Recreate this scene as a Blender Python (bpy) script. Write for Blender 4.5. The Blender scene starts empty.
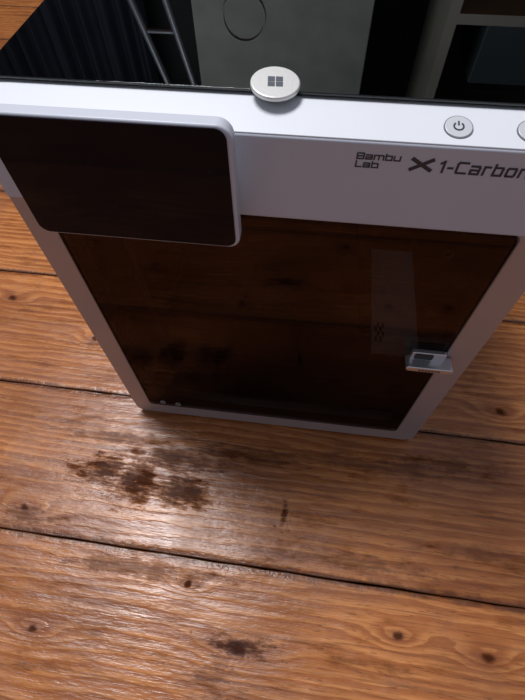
import bpy, bmesh, math, random
import numpy as np
from mathutils import Euler, Vector, Matrix
random.seed(4)
sc=bpy.context.scene
sc.view_settings.view_transform='Standard'
sc.view_settings.look='None'

# ---------------------------------------------------------------- helpers
def new_mat(name):
    m=bpy.data.materials.new(name); m.use_nodes=True
    nt=m.node_tree; nt.nodes.clear()
    o=nt.nodes.new('ShaderNodeOutputMaterial')
    return m,nt,o
class NB:
    def __init__(s,nt): s.nt=nt
    def n(s,t,**k):
        x=s.nt.nodes.new(t)
        for a,b in k.items(): setattr(x,a,b)
        return x
    def link(s,a,b): s.nt.links.new(a,b)
    def put(s,sock,v):
        if isinstance(v,(int,float,tuple,list)): sock.default_value=v
        else: s.link(v,sock)
    def math(s,op,a,b=None,c=None,clamp=False):
        x=s.n('ShaderNodeMath',operation=op,use_clamp=clamp)
        s.put(x.inputs[0],a)
        if b is not None: s.put(x.inputs[1],b)
        if c is not None: s.put(x.inputs[2],c)
        return x.outputs[0]
    def mix(s,f,a,b,mode='MIX'):
        x=s.n('ShaderNodeMix',data_type='RGBA',blend_type=mode)
        s.put(x.inputs[0],f); s.put(x.inputs[6],a); s.put(x.inputs[7],b)
        return x.outputs[2]
    def noise(s,vec,scale,detail=3,rough=.5,dist=0):
        x=s.n('ShaderNodeTexNoise'); s.put(x.inputs['Vector'],vec)
        x.inputs['Scale'].default_value=scale; x.inputs['Detail'].default_value=detail
        x.inputs['Roughness'].default_value=rough; x.inputs['Distortion'].default_value=dist
        return x.outputs[0]
    def ss(s,v,a,b,lo=0.,hi=1.):
        x=s.n('ShaderNodeMapRange',interpolation_type='SMOOTHSTEP')
        s.put(x.inputs[0],v); x.inputs[1].default_value=a; x.inputs[2].default_value=b
        x.inputs[3].default_value=lo; x.inputs[4].default_value=hi
        return x.outputs[0]
    def comb(s,x,y,z=0.):
        c=s.n('ShaderNodeCombineXYZ'); s.put(c.inputs[0],x); s.put(c.inputs[1],y); s.put(c.inputs[2],z); return c.outputs[0]

def simple(name,col,rough=.5,metal=0.,bump=0.,bscale=300,spec=.5,var=.04):
    m,nt,o=new_mat(name); b=NB(nt)
    p=b.n('ShaderNodeBsdfPrincipled')
    tc=b.n('ShaderNodeTexCoord').outputs['Object']
    nz=b.noise(tc,12,2)
    c2=tuple(max(0,c*(1-var*2)) for c in col)
    b.link(b.mix(nz,(*c2,1),(*col,1)),p.inputs['Base Color'])
    p.inputs['Roughness'].default_value=rough; p.inputs['Metallic'].default_value=metal
    p.inputs['Specular IOR Level'].default_value=spec
    if bump>0:
        n2=b.noise(tc,bscale,2); bp=b.n('ShaderNodeBump'); bp.inputs['Strength'].default_value=bump
        bp.inputs['Distance'].default_value=.001
        b.link(n2,bp.inputs['Height']); b.link(bp.outputs[0],p.inputs['Normal'])
    b.link(p.outputs[0],o.inputs[0])
    return m

def glass_mat(name,tint,f0,rough,refl=(1,1,1),ior=1.5,mul=1.0):
    m,nt,o=new_mat(name); b=NB(nt)
    tr=b.n('ShaderNodeBsdfTransparent'); tr.inputs[0].default_value=(*tint,1)
    gl=b.n('ShaderNodeBsdfGlossy'); gl.inputs['Color'].default_value=(*refl,1); gl.inputs['Roughness'].default_value=rough
    fr=b.n('ShaderNodeFresnel'); fr.inputs[0].default_value=ior
    tc=b.n('ShaderNodeTexCoord').outputs['Object']
    smear=b.noise(tc,9,4,.6)
    fac=b.math('MULTIPLY',fr.outputs[0],mul); fac=b.math('ADD',fac,f0)
    fac=b.math('MULTIPLY',fac,b.ss(smear,.2,.8,.85,1.15),clamp=True)
    mx=b.n('ShaderNodeMixShader'); b.link(fac,mx.inputs[0]); b.link(tr.outputs[0],mx.inputs[1]); b.link(gl.outputs[0],mx.inputs[2])
    b.link(mx.outputs[0],o.inputs[0]); return m

def link_obj(name,me,mat=None,parent=None):
    ob=bpy.data.objects.new(name,me); sc.collection.objects.link(ob)
    if mat: me.materials.append(mat)
    if parent: ob.parent=parent
    return ob
def empty(name,loc=(0,0,0)):
    e=bpy.data.objects.new(name,None); sc.collection.objects.link(e); e.location=loc; return e
def bevel(ob,w,seg=3,ang=30):
    m=ob.modifiers.new('b','BEVEL'); m.width=w; m.segments=seg; m.limit_method='ANGLE'; m.angle_limit=math.radians(ang)
    for p in ob.data.polygons: p.use_smooth=True
    m.harden_normals=True
def rrect(x0,y0,x1,y1,r,n=8):
    pts=[]
    for cx,cy,a0 in ((x1-r,y1-r,0),(x0+r,y1-r,90),(x0+r,y0+r,180),(x1-r,y0+r,270)):
        for i in range(n+1):
            a=math.radians(a0+90*i/n); pts.append((cx+r*math.cos(a),cy+r*math.sin(a)))
    return pts
def P(axis,a,b,c):   # 2D (a,b) + depth c -> 3D
    return {'Y':(a,c,b),'Z':(a,b,c),'X':(c,a,b)}[axis]
def prism(name,outer,axis,c0,c1,mat,parent,inner=None,bw=0,seg=3):
    bm=bmesh.new(); n=len(outer)
    A=[bm.verts.new(P(axis,x,y,c0)) for x,y in outer]; B=[bm.verts.new(P(axis,x,y,c1)) for x,y in outer]
    if inner:
        C=[bm.verts.new(P(axis,x,y,c0)) for x,y in inner]; D=[bm.verts.new(P(axis,x,y,c1)) for x,y in inner]
    for i in range(n):
        j=(i+1)%n
        bm.faces.new((A[i],A[j],B[j],B[i]))
        if inner:
            bm.faces.new((C[i],D[i],D[j],C[j])); bm.faces.new((A[i],C[i],C[j],A[j])); bm.faces.new((B[i],B[j],D[j],D[i]))
    if not inner: bm.faces.new(A); bm.faces.new(B)
    bmesh.ops.recalc_face_normals(bm,faces=bm.faces)
    me=bpy.data.meshes.new(name); bm.to_mesh(me); bm.free()
    ob=link_obj(name,me,mat,parent)
    if bw: bevel(ob,bw,seg)
    return ob
def box(name,x0,y0,z0,x1,y1,z1,mat,parent=None,bw=0):
    ob=prism(name,[(x0,y0),(x1,y0),(x1,y1),(x0,y1)],'Z',z0,z1,mat,parent,bw=bw); return ob
def circ(cx,cy,r,n=48): return [(cx+r*math.cos(2*math.pi*i/n),cy+r*math.sin(2*math.pi*i/n)) for i in range(n)]

# ---------------------------------------------------------------- wood floor material
def wood_material():
    m,nt,o=new_mat('stained_pine'); b=NB(nt)
    uvn=b.n('ShaderNodeUVMap',uv_map='plank').outputs[0]
    sp=b.n('ShaderNodeSeparateXYZ'); b.link(uvn,sp.inputs[0]); V=sp.outputs[1]
    pid=b.n('ShaderNodeAttribute',attribute_name='pid').outputs['Fac']
    tc=b.n('ShaderNodeTexCoord').outputs['Object']
    so=b.n('ShaderNodeSeparateXYZ'); b.link(tc,so.inputs[0]); X,Y=so.outputs[0],so.outputs[1]
    off=b.math('MULTIPLY',pid,37.)
    Xo=b.math('ADD',X,off)
    # knots : (x,y,rx,ry)
    knots=[(-.473,.175,.011,.008),(-.300,.113,.010,.008),(-.305,-.154,.009,.006),(-.239,-.282,.009,.006),
           (-.072,-.212,.006,.005),(.327,.066,.010,.008),(.273,-.237,.009,.007),(.175,-.231,.008,.006),(-.003,-.268,.018,.010),
           (.42,.17,.01,.008),(.10,-.36,.01,.008),(.40,-.09,.008,.006),(-.40,.30,.009,.007)]
    ksum=None; kcore=None
    wob=b.math('MULTIPLY',b.math('SUBTRACT',b.noise(tc,90,3,.6),.5),1.3)
    for kx,ky,rx,ry in knots:
        dx=b.math('MULTIPLY',b.math('SUBTRACT',X,kx),1/rx); dy=b.math('MULTIPLY',b.math('SUBTRACT',Y,ky),1/ry)
        d2=b.math('ADD',b.math('MULTIPLY',dx,dx),b.math('MULTIPLY',dy,dy))
        dx2=b.math('MULTIPLY',dx,.28)
        dw=b.math('ADD',b.math('MULTIPLY',dx2,dx2),b.math('MULTIPLY',b.math('MULTIPLY',dy,dy),.25))
        g=b.math('EXPONENT',b.math('MULTIPLY',dw,-1.))
        core=b.ss(b.math('ADD',b.math('SQRT',d2),wob),.30,1.05,1.,0.)
        ksum=g if ksum is None else b.math('ADD',ksum,g)
        kcore=core if kcore is None else b.math('MAXIMUM',kcore,core)
    # annual ring figure
    low=b.noise(b.comb(b.math('MULTIPLY',Xo,1.3),b.math('MULTIPLY',Y,6.),off),1.0,3,.5)
    ph=b.math('ADD',b.math('MULTIPLY',Y,80.),b.math('MULTIPLY',low,8.))
    ph=b.math('ADD',ph,b.math('MULTIPLY',ksum,1.9))
    ph=b.math('ADD',ph,b.math('MULTIPLY',b.noise(b.comb(b.math('MULTIPLY',Xo,12.),b.math('MULTIPLY',Y,80.),off),1.,3,.6),1.3))
    fr=b.math('FRACT',ph)
    ring=b.math('MULTIPLY',b.ss(fr,0.,.75),b.ss(fr,.82,1.,1.,0.))
    fib=b.noise(b.comb(b.math('MULTIPLY',Xo,22.),b.math('MULTIPLY',Y,620.),off),1.,3,.6)
    fib2=b.noise(b.comb(b.math('MULTIPLY',Xo,5.),b.math('MULTIPLY',Y,150.),off),1.,4,.65)
    dash=b.noise(b.comb(b.math('MULTIPLY',Xo,60.),b.math('MULTIPLY',Y,480.),off),1.,2,.5)
    blot=b.noise(b.comb(b.math('MULTIPLY',Xo,3.5),b.math('MULTIPLY',Y,9.),off),1.,4,.6)
    blot2=b.noise(tc,14,5,.65)
    blot3=b.noise(b.comb(b.math('MULTIPLY',Xo,16.),b.math('MULTIPLY',Y,60.),off),1.,5,.7)
    light=(.60,.235,.070,1); mid=(.38,.120,.030,1); dark=(.13,.034,.010,1)
    c=b.mix(b.math('MULTIPLY',ring,.95),light,mid)
    c=b.mix(b.ss(blot,.35,.7),c,b.mix(.48,c,dark))
    c=b.mix(b.math('MULTIPLY',b.ss(fib,.48,.72),.45),c,dark)
    c=b.mix(b.math('MULTIPLY',b.ss(fib2,.48,.72),.60),c,dark)
    c=b.mix(b.math('MULTIPLY',b.ss(dash,.62,.72),.6),c,dark)
    c=b.mix(b.math('MULTIPLY',b.ss(blot2,.5,.75),.5),c,(.20,.062,.02,1))
    c=b.mix(b.math('MULTIPLY',b.ss(blot3,.53,.74),.62),c,(.12,.036,.013,1))
    # per plank tone
    c=b.mix(1.,c,b.mix(pid,(.78,.78,.78,1),(1.02,1.02,1.02,1)),'MULTIPLY')
    # knots
    halo=b.ss(ksum,.45,.95)
    c=b.mix(b.math('MULTIPLY',halo,.40),c,(.18,.042,.012,1))
    c=b.mix(b.math('MULTIPLY',kcore,.9),c,(.04,.012,.006,1))
    # old dark scuffs / burns  (x,y,rx,ry,strength)
    st=[(-.215,-.092,.050,.026,1.),(-.165,-.104,.060,.030,1.),(-.10,-.108,.045,.022,.95),(-.12,-.065,.08,.018,.8),(-.02,-.045,.10,.014,.6),(.033,-.118,.005,.022,.9),(-.003,-.266,.050,.012,.95),
        (-.30,-.165,.05,.014,.6),(.155,-.037,.14,.014,.5),(-.02,-.30,.03,.03,.55),(.24,-.022,.10,.010,.55),(-.14,-.205,.12,.012,.6),(-.25,.10,.10,.012,.6),(.30,-.13,.10,.010,.5),(-.22,-.045,.08,.012,.6),(.12,-.16,.12,.012,.5)]
    pn=b.noise(b.comb(b.math('MULTIPLY',X,40.),b.math('MULTIPLY',Y,170.)),1.,5,.7)
    pn2=b.noise(tc,38,4,.65)
    S=None
    for x,y,rx,ry,s in st:
        dx=b.math('MULTIPLY',b.math('SUBTRACT',X,x),1/rx); dy=b.math('MULTIPLY',b.math('SUBTRACT',Y,y),1/ry)
        d=b.math('SQRT',b.math('ADD',b.math('MULTIPLY',dx,dx),b.math('MULTIPLY',dy,dy)))
        d=b.math('ADD',d,b.math('MULTIPLY',b.math('SUBTRACT',pn,.5),3.4)); d=b.math('ADD',d,b.math('MULTIPLY',b.math('SUBTRACT',pn2,.5),2.2))
        g=b.math('MULTIPLY',b.ss(d,.10,1.1,1.,0.),s)
        S=g if S is None else b.math('MAXIMUM',S,g)
    c=b.mix(b.math('MULTIPLY',S,.92),c,(.042,.013,.008,1))
    # small dents/specks
    vo=b.n('ShaderNodeTexVoronoi'); vo.inputs['Scale'].default_value=26.; b.link(b.comb(b.math('MULTIPLY',Xo,.8),b.math('MULTIPLY',Y,1.3)),vo.inputs['Vector'])
    spk=b.math('MULTIPLY',b.ss(vo.outputs['Distance'],.03,.07,1.,0.),b.ss(b.noise(tc,6.,2),.52,.58))
    c=b.mix(b.math('MULTIPLY',spk,.75),c,(.07,.022,.01,1))
    # dirty plank edges
    av=b.math('ABSOLUTE',V)
    ed=b.math('ADD',av,b.math('MULTIPLY',b.math('SUBTRACT',b.noise(tc,55,4,.7),.5),.012))
    edge=b.ss(ed,.0955,.1025)
    c=b.mix(b.math('MULTIPLY',edge,.75),c,(.06,.02,.010,1))
    p=b.n('ShaderNodeBsdfPrincipled'); b.link(c,p.inputs['Base Color'])
    r=b.math('ADD',b.math('MULTIPLY',b.ss(blot2,.3,.75),.18),.24); r=b.math('ADD',r,b.math('MULTIPLY',b.math('MAXIMUM',kcore,S),.25))
    b.link(r,p.inputs['Roughness'])
    sp_=b.math('SUBTRACT',.6,b.math('MULTIPLY',b.math('MAXIMUM',kcore,b.math('MULTIPLY',S,.9)),.55))
    b.link(b.math('SUBTRACT',sp_,b.math('MULTIPLY',b.ss(blot3,.48,.68),.32),clamp=True),p.inputs['Specular IOR Level'])
    h=b.math('ADD',b.math('MULTIPLY',fib,.35),b.math('MULTIPLY',ring,-.25)); h=b.math('ADD',h,b.math('MULTIPLY',blot2,1.2))
    h=b.math('ADD',h,b.math('MULTIPLY',b.noise(b.comb(b.math('MULTIPLY',Xo,14.),b.math('MULTIPLY',Y,50.),off),1.,4,.6),2.2))
    h=b.math('SUBTRACT',h,b.math('MULTIPLY',b.math('ADD',S,spk),.5))
    h=b.math('SUBTRACT',h,b.math('MULTIPLY',edge,1.))
    bp=b.n('ShaderNodeBump'); bp.inputs['Strength'].default_value=.6; bp.inputs['Distance'].default_value=.0012
    b.link(h,bp.inputs['Height']); b.link(bp.outputs[0],p.inputs['Normal'])
    b.link(p.outputs[0],o.inputs[0])
    return m

# ---------------------------------------------------------------- floor
def build_floor():
    seams=[-.183+.2075*i for i in range(-9,12)]
    seams[9]=-.183; seams[10]=.0205; seams[11]=.2335
    bm=bmesh.new(); uv=bm.loops.layers.uv.new('plank'); fl=bm.faces.layers.float.new('pidf')
    def addbox(x0,x1,y0,y1,pid):
        g=.0008; bv=.0010; y0+=g;y1-=g; yc=(y0+y1)/2; hw=(y1-y0)/2
        nseg=max(2,int((x1-x0)/.03)); ys=[(y0,-.022),(y0,-bv),(y0+bv,0),(y1-bv,0),(y1,-bv),(y1,-.022)]
        rows=[]
        for i in range(nseg+1):
            x=x0+(x1-x0)*i/nseg
            w0=random.uniform(-.0006,.0006); w1=random.uniform(-.0006,.0006)
            rows.append([bm.verts.new((x,y+(w0 if k<3 else w1),z)) for k,(y,z) in enumerate(ys)])
        for i in range(nseg):
            for k in range(5):
                f=bm.faces.new((rows[i][k],rows[i+1][k],rows[i+1][k+1],rows[i][k+1])); f[fl]=pid
                for l in f.loops: l[uv].uv=(l.vert.co.x,(l.vert.co.y-yc)/hw*.1025)
    for i in range(len(seams)-1):
        pid=random.random()
        if i==9: pid=.55
        if i==8: pid=.8
        if i==10: pid=.95
        xs=[-2.4,2.4]
        if i not in (8,9,10,11): xs=[-2.4,random.uniform(-1,1.5),2.4]
        for a,c in zip(xs[:-1],xs[1:]): addbox(a+.0008,c-.0008,seams[i],seams[i+1],(pid+a*.13)%1 if a>-2.4 else pid)
    f=bm.faces.new([bm.verts.new(v) for v in ((-2.4,-2.1,-.021),(2.4,-2.1,-.021),(2.4,2.1,-.021),(-2.4,2.1,-.021))]); f.material_index=1
    me=bpy.data.meshes.new('floor'); bm.to_mesh(me)
    at=me.attributes.new('pid','FLOAT','FACE')
    vals=[d.value for d in me.attributes['pidf'].data]
    at=me.attributes['pid']
    for i,d in enumerate(vals): at.data[i].value=d
    bm.free()
    ob=link_obj('floor',me,wood_material()); me.materials.append(simple('gap_dirt',(.012,.008,.006),.9))
    ob.rotation_euler=(0,0,-.011)
    return ob
build_floor()

# ---------------------------------------------------------------- materials
M_white=simple('printer_front_shaded',(.50,.52,.58),.42,0,.08,900)  # front copy of the shell: shade and cool ambient put into the colour
M_strip=simple('printer_top_lit',(.66,.68,.71),.42,0,.08,900)  # same shell, colour made paler for the light from above
M_white2=simple('printer_frame_silver',(.40,.37,.38),.28,.4,.05,900)  # grey frame; pinkish bounce from the floor mixed into its colour
M_side=simple('printer_side_grey',(.30,.30,.32),.45)
M_black=simple('black_plastic',(.012,.012,.013),.45)
M_scr=simple('display_glass',(.008,.006,.008),.05,0,0,spec=.12)
M_txt=simple('logo_ink',(.035,.035,.045),.5)
M_metal=simple('brushed_metal',(.62,.62,.64),.28,.85)
M_btn=simple('button_silver',(.60,.61,.64),.35,.2)
M_ring=simple('button_ring',(.18,.18,.20),.4)
M_badge=simple('badge_face',(.66,.65,.63),.4,.5,.1,500)
M_icon=simple('badge_icon',(.07,.08,.10),.4)
M_int=simple('chamber_dark',(.012,.010,.010),.6)
M_plate=simple('chamber_plate',(.8,.8,.8),.45)
M_door=glass_mat('tinted_door_glass',(.40,.36,.35),.0,.004,(1,.84,.76),1.5,.20)
M_top=glass_mat('tinted_top_glass',(.20,.22,.24),.02,.008,(.95,1,1),1.5,1.0)

# ---------------------------------------------------------------- printer
PR=empty('3d_printer')
W2=.1945; WR=.1975; ZT=.4450; GX=.169; GZ0=.035; GZ1=.383
prism('front_bezel',rrect(-W2,.004,WR,ZT-.004,.014),'Y',0.0006,.028,M_white2,PR,inner=rrect(-GX,GZ0,GX,GZ1,.006),bw=.0030)
prism('front_top_panel',rrect(-W2,GZ1+.0005,WR,ZT,.003),'Y',0,.012,M_white,PR,bw=.0018)
box('side_wall_left',-W2+.001,.026,.006,-W2+.014,.385,.436,M_side,PR,.002)
box('side_wall_right',WR-.014,.026,.006,WR-.001,.385,.436,M_side,PR,.002)
box('back_wall',-W2+.002,.372,.006,WR-.002,.389,.436,M_side,PR,.002)
box('chamber_liner_left',-W2+.0142,.028,.03,-W2+.016,.372,.43,M_int,PR)
box('chamber_liner_right',WR-.016,.028,.03,WR-.0142,.372,.43,M_int,PR)
box('base_tray',-W2+.004,.02,.006,WR-.004,.38,.03,M_int,PR)
for i,(x,y) in enumerate([(-.16,.05),(.16,.05),(-.16,.35),(.16,.35)]):
    prism('foot_%d'%(i+1),circ(x,y,.014,24),'Z',0,.008,M_black,PR)
# top frame with gently sloped front lip
tf=prism('top_frame',rrect(-W2,.0008,WR,.389,.014),'Z',.4325,.452,M_strip,PR,inner=rrect(-.176,.040,.178,.372,.010))
for v in tf.data.vertices:
    if v.co.z>.44: v.co.z=.4455+.0065*min(1,max(0,v.co.y)/.029)
    elif v.co.y<.012: v.co.y=max(v.co.y,.005); v.co.z=.436
bevel(tf,.0022,3,35)
prism('top_glass',rrect(-.191,.0315,.193,.386,.012),'Z',.4522,.4540,M_top,PR,bw=.0005)
prism('top_glass_border',rrect(-.191,.0312,.193,.3862,.012),'Z',.4518,.4521,M_black,PR,inner=rrect(-.160,.060,.162,.358,.008))
# door
prism('door_glass',rrect(-GX+.0008,GZ0+.0008,GX-.0008,GZ1-.0008,.005),'Y',-.0012,.0028,M_door,PR,bw=.0005)
prism('door_border',rrect(-GX+.001,GZ0+.001,GX-.001,GZ1-.001,.005),'Y',.003,.0034,M_black,PR,inner=rrect(-GX+.014,GZ0+.022,GX-.014,GZ1-.010,.004))
for i,(x,z) in enumerate([(-.148,.047),(-.127,.046)]):
    prism('hinge_screw_%d'%(i+1),circ(x,z,.0036,24),'Y',-.0022,-.001,M_side,PR,inner=circ(x,z,.0024,24))
    prism('hinge_screw_core_%d'%(i+1),circ(x,z,.0024,24),'Y',-.0018,-.001,M_black,PR)
# door latch handle
prism('handle_mount',rrect(.136,.226,.168,.2395,.002),'Y',-.006,-.001,M_metal,PR,bw=.001)
prism('handle_inset',rrect(.139,.230,.156,.238,.0015),'Y',-.0068,-.0058,M_black,PR)
prism('handle_pull',rrect(.1325,.2215,.1765,.2285,.0033),'Y',-.016,-.001,M_metal,PR,bw=.0012)
for i in range(7): box('handle_engraving_%d'%(i+1),.1445+.003*i,-.0163,.2240,.1465+.003*i,-.0159,.2258,M_txt,PR)
# chamber interior
box('chamber_back_panel',-.175,.355,.03,.175,.36,.43,M_int,PR)
box('heat_bed',-.13,.06,.170,.095,.32,.178,M_black,PR,.002)
box('chamber_side_plate',.105,.015,.196,.154,.165,.200,M_plate,PR,.001)
for i in range(4):
    for j in range(4):
        if (i+j)%2==0: box('label_tag_%d%d'%(i,j),.108+.0025*i,.03+.006*j,.2002,.1105+.0025*i,.036+.006*j,.2006,M_black,PR)
for i,z in enumerate((.395,.405)):
    prism('gantry_rod_%d'%(i+1),circ(.20,z,.004,16),'X',-.17,.17,M_side,PR)
box('tool_head',-.03,.13,.33,.03,.20,.41,M_black,PR,.006)
prism('fan_ring',circ(.08,.372,.020,32),'Y',.060,.064,M_side,PR,inner=circ(.08,.372,.017,32))
prism('fan_hub',circ(.08,.372,.0165,32),'Y',.058,.066,M_black,PR)
prism('lens_ring',circ(.131,.356,.004,24),'Y',.006,.008,M_plate,PR,inner=circ(.131,.356,.003,24))  # pale ring of a lens dot behind the door glass
for i,(x,y) in enumerate([(-.15,.06),(.165,.2),(0,.34)]):
    prism('lead_screw_%d'%(i+1),circ(x,y,.004,16),'Z',.03,.39,M_side,PR)
# touch display
SX0,SX1,SZ0,SZ1=-.1635,-.0185,.3735,.4625
prism('display_housing',rrect(SX0,SZ0,SX1,SZ1,.009),'Y',-.0215,-.012,M_white,PR,bw=.0015)
prism('display_panel',rrect(SX0+.0012,SZ0+.0020,SX1-.0028,SZ1-.0015,.007),'Y',-.0222,-.0212,M_scr,PR)
box('display_hinge',-.14,-.013,.39,-.06,0.002,.435,M_side,PR,.002)
# buttons
def button(i,x,y):
    zt=.4455+.0065*min(1,y/.029)
    e=empty('power_button_part_%d'%i); e.parent=PR; e.location=(x,y,zt); e.rotation_euler=(math.atan(.0065/.029),0,0)
    prism('button_ring_%d'%i,circ(0,0,.0082),'Z',-.001,.0002,M_ring,e,inner=circ(0,0,.0078))
    prism('button_cap_%d'%i,circ(0,0,.0077),'Z',-.001,.0005,M_btn,e,bw=.0003)
    n=20
    bm=bmesh.new(); vs=[]
    for k in range(n+1):
        a=math.radians(90+38+(360-76)*k/n)
        vs.append((bm.verts.new((.0032*math.cos(a),.0032*math.sin(a),.0007)),bm.verts.new((.0022*math.cos(a),.0022*math.sin(a),.0007))))
    for k in range(n): bm.faces.new((vs[k][0],vs[k+1][0],vs[k+1][1],vs[k][1]))
    bm.faces.new([bm.verts.new(q) for q in ((-.0005,.0006,.0007),(.0005,.0006,.0007),(.0005,.0038,.0007),(-.0005,.0038,.0007))])
    me=bpy.data.meshes.new('icon'); bm.to_mesh(me); bm.free(); link_obj('power_icon_%d'%i,me,M_txt,e)
button(1,.1065,.0138); button(2,.147,.0138)
# logo lettering made of strokes
G={'B':(1.05,[[(0,0),(0,1),(.95,1),(1.05,.85),(1.05,0),(0,0)],[(0,.5),(1.05,.5)]]),
'a':(.95,[[(0,.74),(.85,.74),(.95,.6),(.95,0),(0,0),(0,.37),(.95,.37)]]),
'm':(1.45,[[(0,0),(0,.74),(1.35,.74),(1.45,.6),(1.45,0)],[(.72,0),(.72,.74)]]),
'b':(.95,[[(0,1),(0,0),(.95,0),(.95,.62),(.85,.74),(0,.74)]]),
'u':(.95,[[(0,.74),(0,.1),(.1,0),(.95,0),(.95,.74)]]),
'L':(.85,[[(0,1),(0,0),(.85,0)]]),
'X':(1.35,[[(0,0),(1.35,1)],[(0,1),(1.35,0)]]),
'1':(.40,[[(0,.82),(.35,1),(.35,0)]]),
'-':(.45,[[(0,.42),(.45,.42)]]),
'C':(1.1,[[(1.1,1),(.12,1),(0,.86),(0,.14),(.12,0),(1.1,0)]]),
'r':(.60,[[(0,0),(0,.74),(.60,.74)]]),
'o':(.95,[[(.1,0),(0,.12),(0,.62),(.1,.74),(.85,.74),(.95,.62),(.95,.12),(.85,0),(.1,0)]]),
'n':(.95,[[(0,0),(0,.74),(.85,.74),(.95,.6),(.95,0)]])}
def lettering(name,s,x0,x1,z0,h,th,gap=.38,y=-.0002):
    tot=sum(G[c][0] for c in s)+gap*(len(s)-1); sx=(x1-x0)/tot
    bm=bmesh.new(); cx=0; k=0
    for c in s:
        w,paths=G[c]
        for pth in paths:
            for (ax,ay),(bx,by) in zip(pth[:-1],pth[1:]):
                A=Vector(((cx+ax)*sx,ay*h)); B=Vector(((cx+bx)*sx,by*h)); d=(B-A).normalized()
                ext=d*th*.5; nn=Vector((-d.y,d.x))*th*.5
                if c=='X': ext=d*0
                q=[A-ext-nn,B+ext-nn,B+ext+nn,A-ext+nn]; k+=1
                bm.faces.new([bm.verts.new((x0+p.x+p.y*.02,y-.00001*(k%7),z0+p.y)) for p in q])
        cx+=w+gap
    me=bpy.data.meshes.new(name); bm.to_mesh(me); bm.free(); return link_obj(name,me,M_txt,PR)
lettering('maker_lettering','Bambu',.0515,.0765,.4342,.0036,.0009)
lettering('maker_lettering_b','Lab',.0515,.0645,.4288,.0036,.0009)
lettering('letter_x','X',.0830,.0960,.4288,.0078,.0024)
lettering('model_lettering','1-Carbon',.1005,.1505,.4288,.0068,.0014,.55)

# ---------------------------------------------------------------- badge
BD=empty('round_metal_badge',(-.0012,.0332,.4555)); BD.rotation_euler=(math.radians(6),math.radians(2),math.radians(6))
prism('badge_disc',circ(0,0,.0150,64),'Z',0,.0030,M_badge,BD,bw=.0010)
prism('badge_magnet',circ(0,0,.010,40),'Z',-.0015,.0002,M_black,BD)
for i,(x,y) in enumerate([(-.0045,-.0045),(.0003,-.0045),(-.0045,.0003),(.0003,.0003)]):
    prism('pane_%d'%(i+1),[(x,y),(x+.0042,y),(x+.0042,y+.0042),(x,y+.0042)],'Z',.0029,.0032,M_icon,BD)

# ---------------------------------------------------------------- room
M_wall=simple('wall_paint_dark',(.02,.022,.024),.8)
box('wall_back',-2.4,2.1,-.02,2.4,2.2,2.5,M_wall)
M_cab=simple('cabinet_paint',(.33,.35,.32),.5,var=.2)
CB=empty('tall_cabinet')
box('carcass',-.45,1.5,.0,.16,2.0,2.0,M_cab,CB,.004)
prism('round_vent',circ(-.27,1.0,.075),'Y',1.496,1.5,M_cab,CB,inner=circ(-.27,1.0,.070),bw=.001)
M_shelf=simple('shelf_laminate',(.30,.29,.25),.5)
SH=empty('shelf_unit')
box('post_left',.40,1.5,0,.435,1.9,2.0,M_shelf,SH)
box('post_right',1.35,1.5,0,1.385,1.9,2.0,M_shelf,SH)
for i,z in enumerate((.1,.55,.965,1.40,1.9)): box('shelf_%d'%(i+1),.435,1.5,z,1.35,1.9,z+.03,M_shelf,SH)
box('shelf_box',.55,1.55,.995,.95,1.85,1.2,simple('box_card',(.03,.045,.05),.6),SH,.004)
LD=empty('ladder_stand_in')  # ladder added as stand-in for pale slanted strips mirrored in the top glass
M_lad=simple('ladder_metal',(.22,.23,.26),.4,.5)
def beam(name,a,b_,r,mat,par):
    a=Vector(a);b_=Vector(b_);d=b_-a
    ob=prism(name,circ(0,0,r,20),'Z',0,d.length,mat,par)
    ob.rotation_mode='QUATERNION'; ob.rotation_quaternion=Vector((0,0,1)).rotation_difference(d); ob.location=a
beam('rail_left',(-.90,1.45,0.0),(-.58,1.7,1.6),.014,M_lad,LD)
beam('rail_right',(-.72,1.45,0.0),(-.48,1.7,1.6),.014,M_lad,LD)
for i in range(5):
    t=.15+.18*i; beam('rung_%d'%(i+1),(-.90+.32*t,1.45+.25*t,1.6*t),(-.72+.24*t,1.45+.25*t,1.6*t),.009,M_lad,LD)
# curtain
bm=bmesh.new(); rows=[]
for i in range(161):
    x=-1.9+1.15*i/160; y=1.85+.035*math.sin(i*.55)+.012*math.sin(i*1.27)
    rows.append((bm.verts.new((x,y,.02)),bm.verts.new((x,y,2.2))))
for i in range(160): bm.faces.new((rows[i][0],rows[i+1][0],rows[i+1][1],rows[i][1]))
me=bpy.data.meshes.new('curtain'); bm.to_mesh(me); bm.free(); cu=link_obj('curtain',me,simple('curtain_cloth',(.020,.022,.040),.8))
for p_ in me.polygons: p_.use_smooth=True

# ---------------------------------------------------------------- lights
def area(name,loc,tgt,sx,sy,e,col):
    l=bpy.data.lights.new(name,'AREA'); l.shape='RECTANGLE'; l.size=sx; l.size_y=sy; l.energy=e; l.color=col
    o=bpy.data.objects.new(name,l); sc.collection.objects.link(o); o.location=loc
    o.rotation_euler=(Vector(tgt)-Vector(loc)).to_track_quat('-Z','Y').to_euler()
area('ceiling_light',(-.66,.55,2.4),(0,0,0),.8,.6,58,(.97,.97,1.))
w=bpy.data.worlds.new('world'); sc.world=w; w.use_nodes=True
bg=w.node_tree.nodes['Background']; bg.inputs[0].default_value=(.82,.84,1.,1); bg.inputs[1].default_value=.30

# ---------------------------------------------------------------- camera
cd=bpy.data.cameras.new('camera'); cam=bpy.data.objects.new('camera',cd); sc.collection.objects.link(cam)
cam.location=(.0286,-.2401,.599); cam.rotation_euler=(.5542,.0153,.1282)
cd.sensor_fit='VERTICAL'; cd.sensor_height=36; cd.lens=444.16/700*36; cd.clip_start=.01
sc.camera=cam
